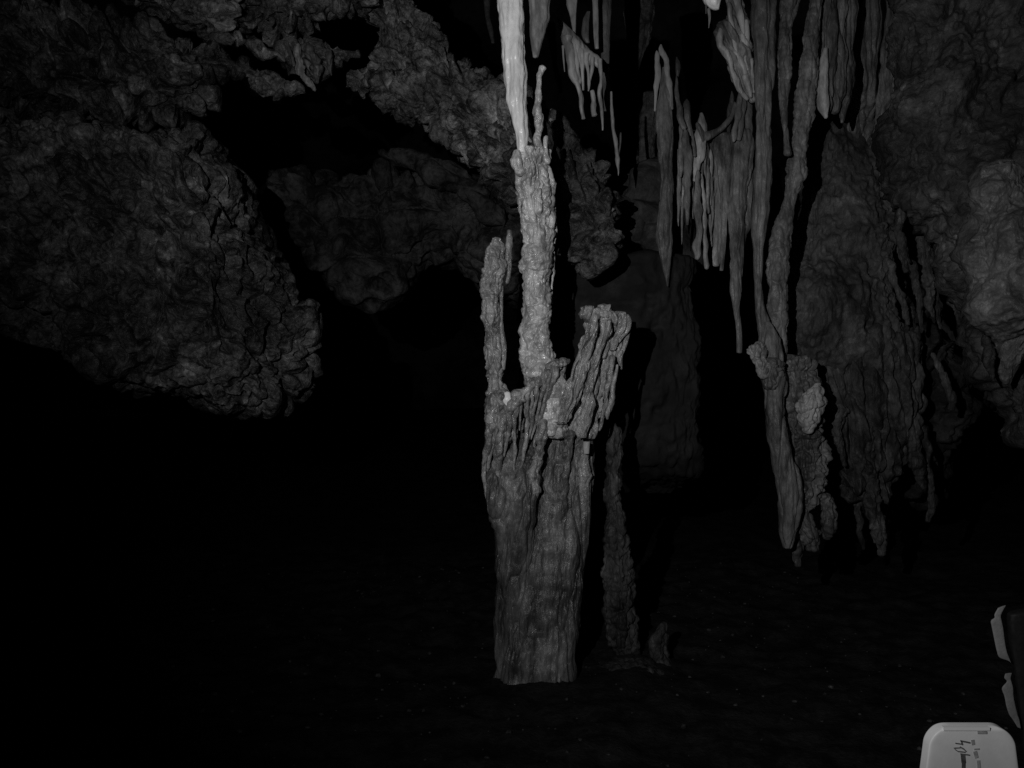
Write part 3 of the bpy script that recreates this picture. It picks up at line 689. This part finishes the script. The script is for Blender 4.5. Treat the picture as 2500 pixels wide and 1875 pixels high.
for rows in ([(330, 1740, 1790), (375, 1736, 1790), (430, 1738, 1786), (480, 1742, 1778), (540, 1744, 1772), (575, 1741, 1764), (620, 1738, 1765), (648, 1740, 1756)],
             [(330, 1772, 1792), (400, 1768, 1790), (470, 1763, 1782), (530, 1762, 1776), (600, 1760, 1772), (660, 1757, 1766)],
             [(320, 1788, 1838), (375, 1788, 1838), (420, 1784, 1836), (470, 1779, 1824), (520, 1776, 1818), (560, 1780, 1816), (620, 1783, 1815), (700, 1782, 1811), (750, 1788, 1806), (800, 1796, 1811), (860, 1798, 1812)],
             [(400, 1820, 1842), (450, 1814, 1842), (500, 1810, 1840), (550, 1808, 1836), (580, 1808, 1822), (640, 1806, 1816)]):
    loft("sheet", rows, DL + 0.05 + random.uniform(-0.03, 0.03), M_FLOW, web, D_flow, 1.3, 0.45, kw=dict(w=0.035, tall=10), cap0=0.3, cap1=0.4, res=2.4)
for k in range(26):
    x = random.uniform(1655, 1760); y = random.uniform(300, 420) + (x - 1655) * 0.4; L = random.uniform(60, 190); w = random.uniform(5, 11)
    strand("drape_strand", [(x, y, w * 0.6), (x + random.uniform(-3, 3), y + L * 0.3, w), (x + random.uniform(-4, 4), y + L * 0.7, w * 0.8), (x + random.uniform(-5, 5), min(y + L, 655), 2)],
           DL + random.uniform(0.03, 0.16), M_FLOW, web, disp=D_smooth, amp=1.3, thick=0.6, cap0=0.3)

# slanting drape arm
arm = empty("curtain", W(1800, 120, 4.75), "slanting folded drape of stone edging the black hollow", "drapery")
loft("sheet", [(1773, 0, 1812, -40), (1776, 36, 1818, 15), (1752, 70, 1828, 60), (1751, 95, 1832, 95), (1764, 120, 1834, 125), (1782, 176, 1838, 165), (1804, 217, 1842, 205), (1830, 250, 1852, 240)], 4.74, M_FLOW, arm,
     D_flow, 1.6, 0.5, kw=dict(w=0.045, tall=5, lean=-0.5), cap0=0.2, cap1=0.4)
for pts in ([(1758, 72, 14), (1758, 100, 16), (1775, 135, 16), (1788, 175, 14), (1804, 210, 14), (1824, 242, 10)], [(1778, 10, 12), (1786, 60, 12), (1796, 110, 12), (1812, 160, 14), (1826, 205, 10)],
            [(1796, -10, 18), (1808, 40, 16), (1812, 80, 12), (1822, 115, 10)], [(1820, 52, 14), (1822, 80, 16), (1822, 110, 12), (1818, 140, 8), (1826, 170, 8)],
            [(1835, 145, 8), (1835, 175, 9), (1842, 225, 9)], [(1818, 188, 18), (1826, 210, 14), (1834, 236, 8)]):
    strand("fold", pts, 4.705, M_FLOWP, arm, disp=D_smooth, amp=1.2)
loft("stalactite", [(-70, 1690, 1770), (-10, 1711, 1758), (12, 1722, 1756), (22, 1738, 1755)], 4.6, M_BRIGHT, None, D_smooth, 1.0, 0.9, label="bright white lump of dripstone at the top of the black hollow", cat="stalactite", cap0=0, cap1=0.4)
strand("stalactite", [(1731, 22, 6), (1731, 45, 6), (1730, 68, 2)], 4.6, M_FLOWP, label="needle-thin dripstone below the bright white lump", cat="stalactite")
strand("stalactite", [(1723, 14, 5), (1723, 33, 3)], 4.6, M_FLOW, label="shortest dripstone needle below the bright white lump", cat="stalactite")

# ------------------------------------------------------------------ right: pillars, stub, wall
DP = 4.5
pil = empty("pillar", W(1870, 1340, DP), "long fluted pillar with a knob on its side, broken off above the floor", "column")
loft("shaft", [(-80, 1836, 1896), (0, 1838, 1893), (130, 1841, 1892), (250, 1845, 1885), (375, 1846, 1882), (450, 1841, 1880), (560, 1835, 1868), (620, 1838, 1862), (700, 1842, 1862), (760, 1845, 1868), (830, 1850, 1900),
               (900, 1846, 1915), (940, 1861, 1922), (1020, 1867, 1915), (1105, 1878, 1935), (1180, 1893, 1955), (1245, 1904, 1960), (1300, 1904, 1945), (1335, 1910, 1935)], DP, M_FLOW, pil, D_flow, 0.8, 0.8, res=2.4,
     kw=dict(w=0.07, tall=9), cap0=0, cap1=0.5)
loft("knob", [(834, 1840, 1866), (844, 1822, 1874), (858, 1816, 1878), (874, 1824, 1880), (892, 1838, 1886), (915, 1850, 1880)], DP - 0.06, M_FLOWP, pil, D_lumpy, 1.1, 0.8, res=2.2, cap0=0.3)
loft("knob", [(880, 1850, 1905), (895, 1846, 1918), (912, 1852, 1915), (935, 1862, 1905)], DP - 0.05, M_FLOW, pil, D_lumpy, 1.4, 0.8, res=2.2, cap0=0.3)
loft("shaft", [(-80, 1985, 2012), (0, 1975, 2008), (100, 1956, 2002), (200, 1946, 1997), (290, 1936, 1987), (340, 1931, 1974), (400, 1916, 1972), (430, 1916, 1970), (480, 1913, 1948), (515, 1901, 1940), (567, 1886, 1937), (600, 1877, 1932),
               (646, 1874, 1926), (700, 1875, 1923), (740, 1873, 1921), (820, 1874, 1922), (900, 1878, 1925), (960, 1880, 1930)], DP + 0.08, M_FLOW, pil, D_lumpy, 0.7, 0.6, res=2.4, cap0=0)
loft("shaft", [(-80, 1902, 1962), (0, 1902, 1955), (60, 1902, 1936), (130, 1898, 1932), (200, 1898, 1930), (270, 1904, 1923), (330, 1912, 1926), (375, 1914, 1932)], DP - 0.02, M_FLOW, pil, D_lumpy, 0.7, 0.8, res=2.4, cap0=0)
loft("nodule", [(940, 1985, 2003), (960, 1955, 2012), (990, 1938, 2010), (1020, 1940, 2000), (1048, 1955, 1985)], DP - 0.02, M_FLOWP, pil, D_lumpy, 1.0, 0.8, res=2.4)
loft("lobe", [(900, 1905, 1990), (1000, 1915, 2010), (1080, 1930, 2022), (1130, 1930, 2024), (1190, 1925, 2020), (1250, 1918, 1985), (1300, 1940, 2010), (1335, 1968, 1998)], DP + 0.1, M_FLOW, pil, D_lumpy, 1.6, 0.7, res=2.6)
loft("lobe", [(1220, 1990, 2040), (1270, 2005, 2045), (1310, 2008, 2030)], DP + 0.12, M_FLOW, pil, D_lumpy, 1.2, 0.8)
loft("lobe", [(1330, 1925, 1965), (1360, 1930, 1960), (1378, 1938, 1958)], DP + 0.16, M_FLOW, pil, D_lumpy, 1.0, 0.8)

stub = empty("stalactite", W(2035, 285, 4.7), "broad broken stalactite stub with a jagged lower edge between pillar and wall", "stalactite")
for rows, m, dd, k in (([(-80, 1990, 2045), (0, 1995, 2040), (100, 2000, 2040), (180, 1996, 2036), (240, 1996, 2034), (268, 2002, 2030), (282, 2010, 2022)], M_FLOW, 4.68, 1.3),
                    ([(-80, 2030, 2070), (60, 2028, 2066), (160, 2022, 2062), (240, 2022, 2058), (272, 2028, 2050), (278, 2034, 2042)], M_FLOW, 4.72, 1.3),
                    ([(-80, 2055, 2095), (60, 2056, 2088), (150, 2050, 2084), (230, 2046, 2078), (280, 2048, 2064), (300, 2052, 2058)], M_FLOW, 4.76, 1.3)):
    loft("prong", rows, dd, m, stub, D_flow, k, 0.8, kw=dict(w=0.05, tall=8), cap0=0, cap1=0.3, res=2.4)
strand("prong", [(2016, 120, 12), (2010, 170, 26), (2007, 225, 32), (2010, 262, 27), (2016, 286, 10)], 4.62, M_FLOWP, stub, disp=D_smooth, amp=0.8, wob=0.3)
loft("flowstone_sheet", [(2095, -80, 2155, -80, 5.1), (2092, 60, 2148, 60, 5.1), (2086, 150, 2142, 150, 5.12), (2080, 230, 2136, 230, 5.15), (2070, 300, 2134, 300, 5.25), (2060, 400, 2136, 400, 5.36), (2045, 520, 2130, 520, 5.46), (2035, 600, 2120, 600, 5.55)], 5.2, M_FLOW, None, D_flow, 1.2, 0.45, kw=dict(w=0.06, tall=10),
     label="narrow flowstone sheet hanging between the stub and two black cracks", cat="flowstone", cap0=0, cap1=0.5)
loft("flowstone_sheet", [(2163, -80, 2240, -80, 5.05), (2158, 60, 2236, 60, 5.05), (2150, 150, 2212, 150, 5.07), (2142, 230, 2190, 230, 5.1), (2136, 290, 2176, 290, 5.15), (2126, 340, 2170, 340, 5.22), (2108, 420, 2152, 420, 5.34), (2090, 520, 2140, 520, 5.46), (2080, 600, 2130, 600, 5.56)], 5.1, M_FLOW, None, D_flow, 1.1, 0.45, kw=dict(w=0.06, tall=10),
     label="tapering flowstone sheet against the rough wall with a sharp lit edge", cat="flowstone", cap0=0, cap1=0.5)
loft("flowstone_wall", [(1960, 285, 2190, 285, 5.45), (1955, 400, 2180, 400, 5.38), (1945, 500, 2170, 500, 5.3), (1935, 600, 2165, 600, 5.22), (1922, 700, 2170, 700, 5.12), (1908, 800, 2185, 800, 5.1), (1900, 880, 2205, 880, 5.16), (1910, 960, 2200, 960, 5.26), (1930, 1040, 2190, 1040, 5.38)],
     5.2, M_WALLF, None, D_face, 1.0, 0.6, tmax=0.3, n=3, label="smooth grey flowstone face behind the pillar", cat="flowstone", cap0=0.2, cap1=0.2)
loft("flowstone_wall", [(820, 1930, 2230), (900, 1930, 2240), (1000, 1950, 2240), (1080, 1985, 2220), (1150, 2020, 2190), (1210, 2070, 2170)],
     5.12, M_LOW, None, D_flow, 1.6, 0.5, tmax=0.25, n=2.6, kw=dict(w=0.09, tall=5, lean=-0.2), label="darkened grooved flowstone skirt below the smooth face, behind the nodule", cat="flowstone", cap0=0.2, cap1=0.4)
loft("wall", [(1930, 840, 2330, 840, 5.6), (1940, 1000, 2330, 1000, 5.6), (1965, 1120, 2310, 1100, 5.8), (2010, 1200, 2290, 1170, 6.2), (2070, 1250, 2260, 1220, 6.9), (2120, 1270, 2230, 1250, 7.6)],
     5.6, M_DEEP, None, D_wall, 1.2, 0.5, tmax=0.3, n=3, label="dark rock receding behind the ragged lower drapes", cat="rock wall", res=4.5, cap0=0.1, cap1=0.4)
low = empty("curtain", W(2120, 1290, 5.0), "lower fringe of ragged grey drapes fading into the dark below the wall", "drapery")
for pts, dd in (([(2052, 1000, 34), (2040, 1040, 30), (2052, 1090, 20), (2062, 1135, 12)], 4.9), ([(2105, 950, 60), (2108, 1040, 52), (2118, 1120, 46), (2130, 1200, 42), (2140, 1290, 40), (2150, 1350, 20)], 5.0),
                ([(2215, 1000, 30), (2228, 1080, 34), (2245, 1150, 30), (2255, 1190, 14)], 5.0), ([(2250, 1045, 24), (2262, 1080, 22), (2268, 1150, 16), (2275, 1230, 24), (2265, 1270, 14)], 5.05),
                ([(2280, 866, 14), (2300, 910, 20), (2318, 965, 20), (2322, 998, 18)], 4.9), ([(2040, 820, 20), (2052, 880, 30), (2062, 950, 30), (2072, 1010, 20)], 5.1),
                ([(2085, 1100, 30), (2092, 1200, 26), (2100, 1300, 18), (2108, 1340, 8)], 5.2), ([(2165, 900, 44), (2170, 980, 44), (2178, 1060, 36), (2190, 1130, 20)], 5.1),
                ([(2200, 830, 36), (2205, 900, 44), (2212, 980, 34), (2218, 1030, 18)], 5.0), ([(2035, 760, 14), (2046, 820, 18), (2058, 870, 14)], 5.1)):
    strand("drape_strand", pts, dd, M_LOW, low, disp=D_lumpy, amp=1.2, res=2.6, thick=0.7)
# rough wall at the right
loft("wall", [(-120, 2225, 2640), (0, 2225, 2640), (100, 2215, 2640), (200, 2190, 2640), (300, 2170, 2640), (400, 2160, 2640), (470, 2170, 2640), (540, 2240, 2640), (620, 2310, 2640), (720, 2345, 2640), (850, 2380, 2640), (960, 2440, 2640), (1060, 2480, 2640)],
     4.75, M_WALL, None, D_wall, 1.0, 0.6, tmax=0.55, n=2.6, label="rough swelling rock wall closing the view beside the pillars", cat="rock wall", cap0=0, cap1=0.3, res=3.8)
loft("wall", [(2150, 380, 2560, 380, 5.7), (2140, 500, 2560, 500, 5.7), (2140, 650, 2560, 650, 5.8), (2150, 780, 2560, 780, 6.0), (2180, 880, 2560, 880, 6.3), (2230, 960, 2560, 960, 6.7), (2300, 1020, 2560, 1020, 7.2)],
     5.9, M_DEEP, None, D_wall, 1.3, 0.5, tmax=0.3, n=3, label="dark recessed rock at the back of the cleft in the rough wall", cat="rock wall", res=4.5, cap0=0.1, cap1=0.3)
cl = empty("curtain", W(2230, 1000, 4.9), "shaded slanting ribs lining the dark cleft in the rough wall", "drapery")
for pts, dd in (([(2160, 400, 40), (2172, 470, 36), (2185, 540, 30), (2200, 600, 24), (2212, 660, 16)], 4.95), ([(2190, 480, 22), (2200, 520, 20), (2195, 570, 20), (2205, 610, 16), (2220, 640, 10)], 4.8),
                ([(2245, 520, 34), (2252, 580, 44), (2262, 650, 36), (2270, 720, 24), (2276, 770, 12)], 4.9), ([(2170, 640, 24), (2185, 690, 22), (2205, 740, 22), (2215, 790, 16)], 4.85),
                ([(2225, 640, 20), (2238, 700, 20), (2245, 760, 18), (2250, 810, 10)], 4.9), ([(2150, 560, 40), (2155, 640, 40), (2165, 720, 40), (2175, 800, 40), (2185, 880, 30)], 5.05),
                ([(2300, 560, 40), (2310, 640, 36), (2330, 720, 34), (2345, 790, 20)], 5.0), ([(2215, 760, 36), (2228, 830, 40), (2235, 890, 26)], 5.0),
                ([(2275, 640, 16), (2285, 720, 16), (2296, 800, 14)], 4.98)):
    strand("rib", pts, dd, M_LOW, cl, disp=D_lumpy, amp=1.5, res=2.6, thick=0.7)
blg = loft("wall_bulge", [(408, 2402, 2460), (430, 2392, 2480), (480, 2384, 2500), (530, 2386, 2520), (570, 2372, 2545), (640, 2376, 2570), (700, 2366, 2590), (760, 2372, 2590), (820, 2400, 2560), (870, 2425, 2520), (910, 2440, 2490), (935, 2450, 2470)],
     4.2, M_FLOWB, None, D_wall, 0.7, 0.8, tmax=0.3, label="pale lumpy bulge of the rough wall tapering to a drip point", cat="rock", cap0=0.4, cap1=0.5, res=2.6)
strand("stalactite", [(2404, 800, 22), (2412, 850, 26), (2416, 900, 20), (2424, 930, 6)], 4.4, M_WALL, label="small dim drip point beside the pale bulge", cat="stalactite", disp=D_lumpy)
strand("stalactite", [(2492, 900, 44), (2492, 960, 40), (2496, 1020, 30), (2502, 1062, 10)], 4.4, M_WALL, label="dim blunt drip point at the edge below the pale bulge", cat="stalactite", disp=D_lumpy)

# ------------------------------------------------------------------ white marker post and the dark board
def box_mesh(name, pts, mat, bevel=0.0, seg=4):
    """pts: 8 corners (front 4 ccw from lower left, back 4)"""
    import bmesh
    bm = bmesh.new()
    v = [bm.verts.new([float(c) for c in p]) for p in pts]
    for f in ((0, 1, 2, 3), (5, 4, 7, 6), (4, 0, 3, 7), (1, 5, 6, 2), (3, 2, 6, 7), (4, 5, 1, 0)):
        bm.faces.new([v[i] for i in f])
    if bevel:
        bmesh.ops.bevel(bm, geom=list(bm.edges), offset=bevel, segments=seg, profile=0.5, affect='EDGES')
    bmesh.ops.recalc_face_normals(bm, faces=bm.faces)
    me = bpy.data.meshes.new(name)
    bm.to_mesh(me); bm.free()
    for p in me.polygons: p.use_smooth = bool(bevel)
    me.materials.append(mat)
    return me

DM = 0.88
s = DM / F
th_half = 0.008
cx = (2376 - 1250) * s
ztop = CAM_Z - (1775 - 937.5) * s
post = empty("marker_post", (cx, DM + th_half, 0), "white plastic marker post with worn black writing, cut off by the frame", "post")
wt, th = 98 * s, 0.016
zb = 0.02
def wz(z):
    t = (ztop - z) / (ztop - zb)
    return wt + 0.008 * min(1, t / 0.06) ** 0.8 + 0.02 * t
def body():
    rt, rd = 0.022, 0.005
    zs = np.concatenate([np.linspace(zb, ztop - rt, 40), ztop - rt + rt * np.sin(np.linspace(0.06, math.pi / 2, 26))])
    nt = 200
    th_ = np.linspace(0, 2 * math.pi, nt, endpoint=False)
    P = np.zeros((len(zs), nt, 3))
    arc = lambda z, r: r * (1 - math.sqrt(max(0.0, 1 - min(1.0, max(0.0, (z - (ztop - r)) / r)) ** 2)))
    for i, z in enumerate(zs):
        hw, hd = wz(z) - arc(z, rt), th / 2 - arc(z, rd)
        n = 14.0
        c, s_ = np.cos(th_), np.sin(th_)
        P[i, :, 0] = np.sign(c) * np.abs(c) ** (2 / n) * hw
        P[i, :, 1] = np.sign(s_) * np.abs(s_) ** (2 / n) * hd
        P[i, :, 2] = z
    return mesh_grid("body", P, M_PLAST)
link("body", body(), post)
yf = -th / 2
def front_bar(name, x0, y0, x1, y1, w, mat, proud=0.0007):
    """flat stroke on the post's front, end points in photograph pixels"""
    dpl = DM + th_half + yf
    a = np.array(((x0 - 1250) / F * dpl - cx, CAM_Z - (y0 - 937.5) / F * dpl)); b = np.array(((x1 - 1250) / F * dpl - cx, CAM_Z - (y1 - 937.5) / F * dpl))
    t = (b - a) / np.linalg.norm(b - a); nrm = np.array((-t[1], t[0])) * w * dpl / F / 2
    q = [a + nrm, b + nrm, b - nrm, a - nrm]
    f = [(p[0], yf - proud, p[1]) for p in q]; k = [(p[0], yf + 0.004, p[1]) for p in q]
    return link(name, box_mesh(name, [f[3], f[2], f[1], f[0], k[3], k[2], k[1], k[0]], mat), post)
front_bar("edge_highlight", 2303, 1779, 2416, 1779, 8, M_HIGHLIGHT, 0.0009)  # bright strip painted as the highlight of the post's lit top edge
front_bar("slot", 2386, 1788, 2409, 1788, 6, M_INKPALE)
for a in ((2344, 1808, 2368, 1813, 3.2), (2332, 1814, 2346, 1816, 2.2), (2346, 1808, 2349, 1818, 3), (2343, 1823, 2352, 1828, 3.2), (2328, 1826, 2344, 1825, 1.6),
          (2331, 1829, 2338, 1834, 2.2), (2338, 1834, 2356, 1836, 2.0), (2352, 1828, 2358, 1834, 2.4), (2344, 1840, 2367, 1843, 2.4)):
    front_bar("letter_stroke", *a, M_INK)
front_bar("letter_stroke", 2350, 1842, 2352, 1862, 10, M_INK)
front_bar("letter_stroke", 2352, 1862, 2351, 1890, 8, M_INK)
front_bar("faded_mark", 2374, 1806, 2376, 1818, 8, M_INKPALE, 0.0005)
front_bar("faded_mark", 2380, 1834, 2384, 1850, 9, M_INKPALE, 0.0005)
front_bar("faded_mark", 2378, 1829, 2391, 1828, 3, M_INKPALE, 0.0005)
front_bar("faded_mark", 2388, 1856, 2391, 1885, 8, M_INKPALE, 0.0005)
link("base_plate", box_mesh("base_plate", [(-.16, -.1, -.02), (.16, -.1, -.02), (.16, -.1, .022), (-.16, -.1, .022), (-.16, .1, -.02), (.16, .1, -.02), (.16, .1, .022), (-.16, .1, .022)], M_BOARD, 0.006), post)

DB = 2.3
brd = empty("guard_board", (W(2520, 1500, DB)[0], DB + 0.08, 0), "dark leaning board with two narrow pale edging strips, at the frame's edge", "board")
loft("panel", [(2462, 1500, 2720, 1490, DB + 0.02), (2466, 1560, 2722, 1560, DB + 0.02), (2476, 1640, 2728, 1640, DB + 0.02), (2490, 1760, 2740, 1760, DB + 0.02), (2510, 1950, 2755, 1950, DB + 0.02), (2530, 2180, 2770, 2180, DB + 0.02)],
     DB, M_BOARD, brd, D_smooth, 0.6, 0.15, n=3.5, cap0=0.12, cap1=0.05, res=4.0)
for A, B in (([(2436, 1485), (2428, 1500), (2428, 1508), (2419, 1516), (2422, 1535), (2427, 1560), (2433, 1588), (2440, 1605), (2462, 1612)], [(2455, 1478), (2446, 1495), (2443, 1505), (2445, 1515), (2449, 1535), (2452, 1560), (2457, 1588), (2463, 1605), (2468, 1618)]),
             ([(2454, 1645), (2452, 1655), (2458, 1664), (2446, 1680), (2452, 1700), (2457, 1725), (2464, 1745), (2472, 1756), (2484, 1775)], [(2470, 1643), (2467, 1655), (2469, 1664), (2473, 1680), (2474, 1700), (2479, 1725), (2484, 1745), (2488, 1756), (2492, 1778)])):
    rows = [(a[0], a[1], b[0], b[1], DB - 0.01) for a, b in zip(A, B)]
    loft("edging_strip", rows, DB, M_EDGE, brd, D_smooth, 0.3, 0.25, n=3, cap0=0.1, cap1=0.2, res=2.0)
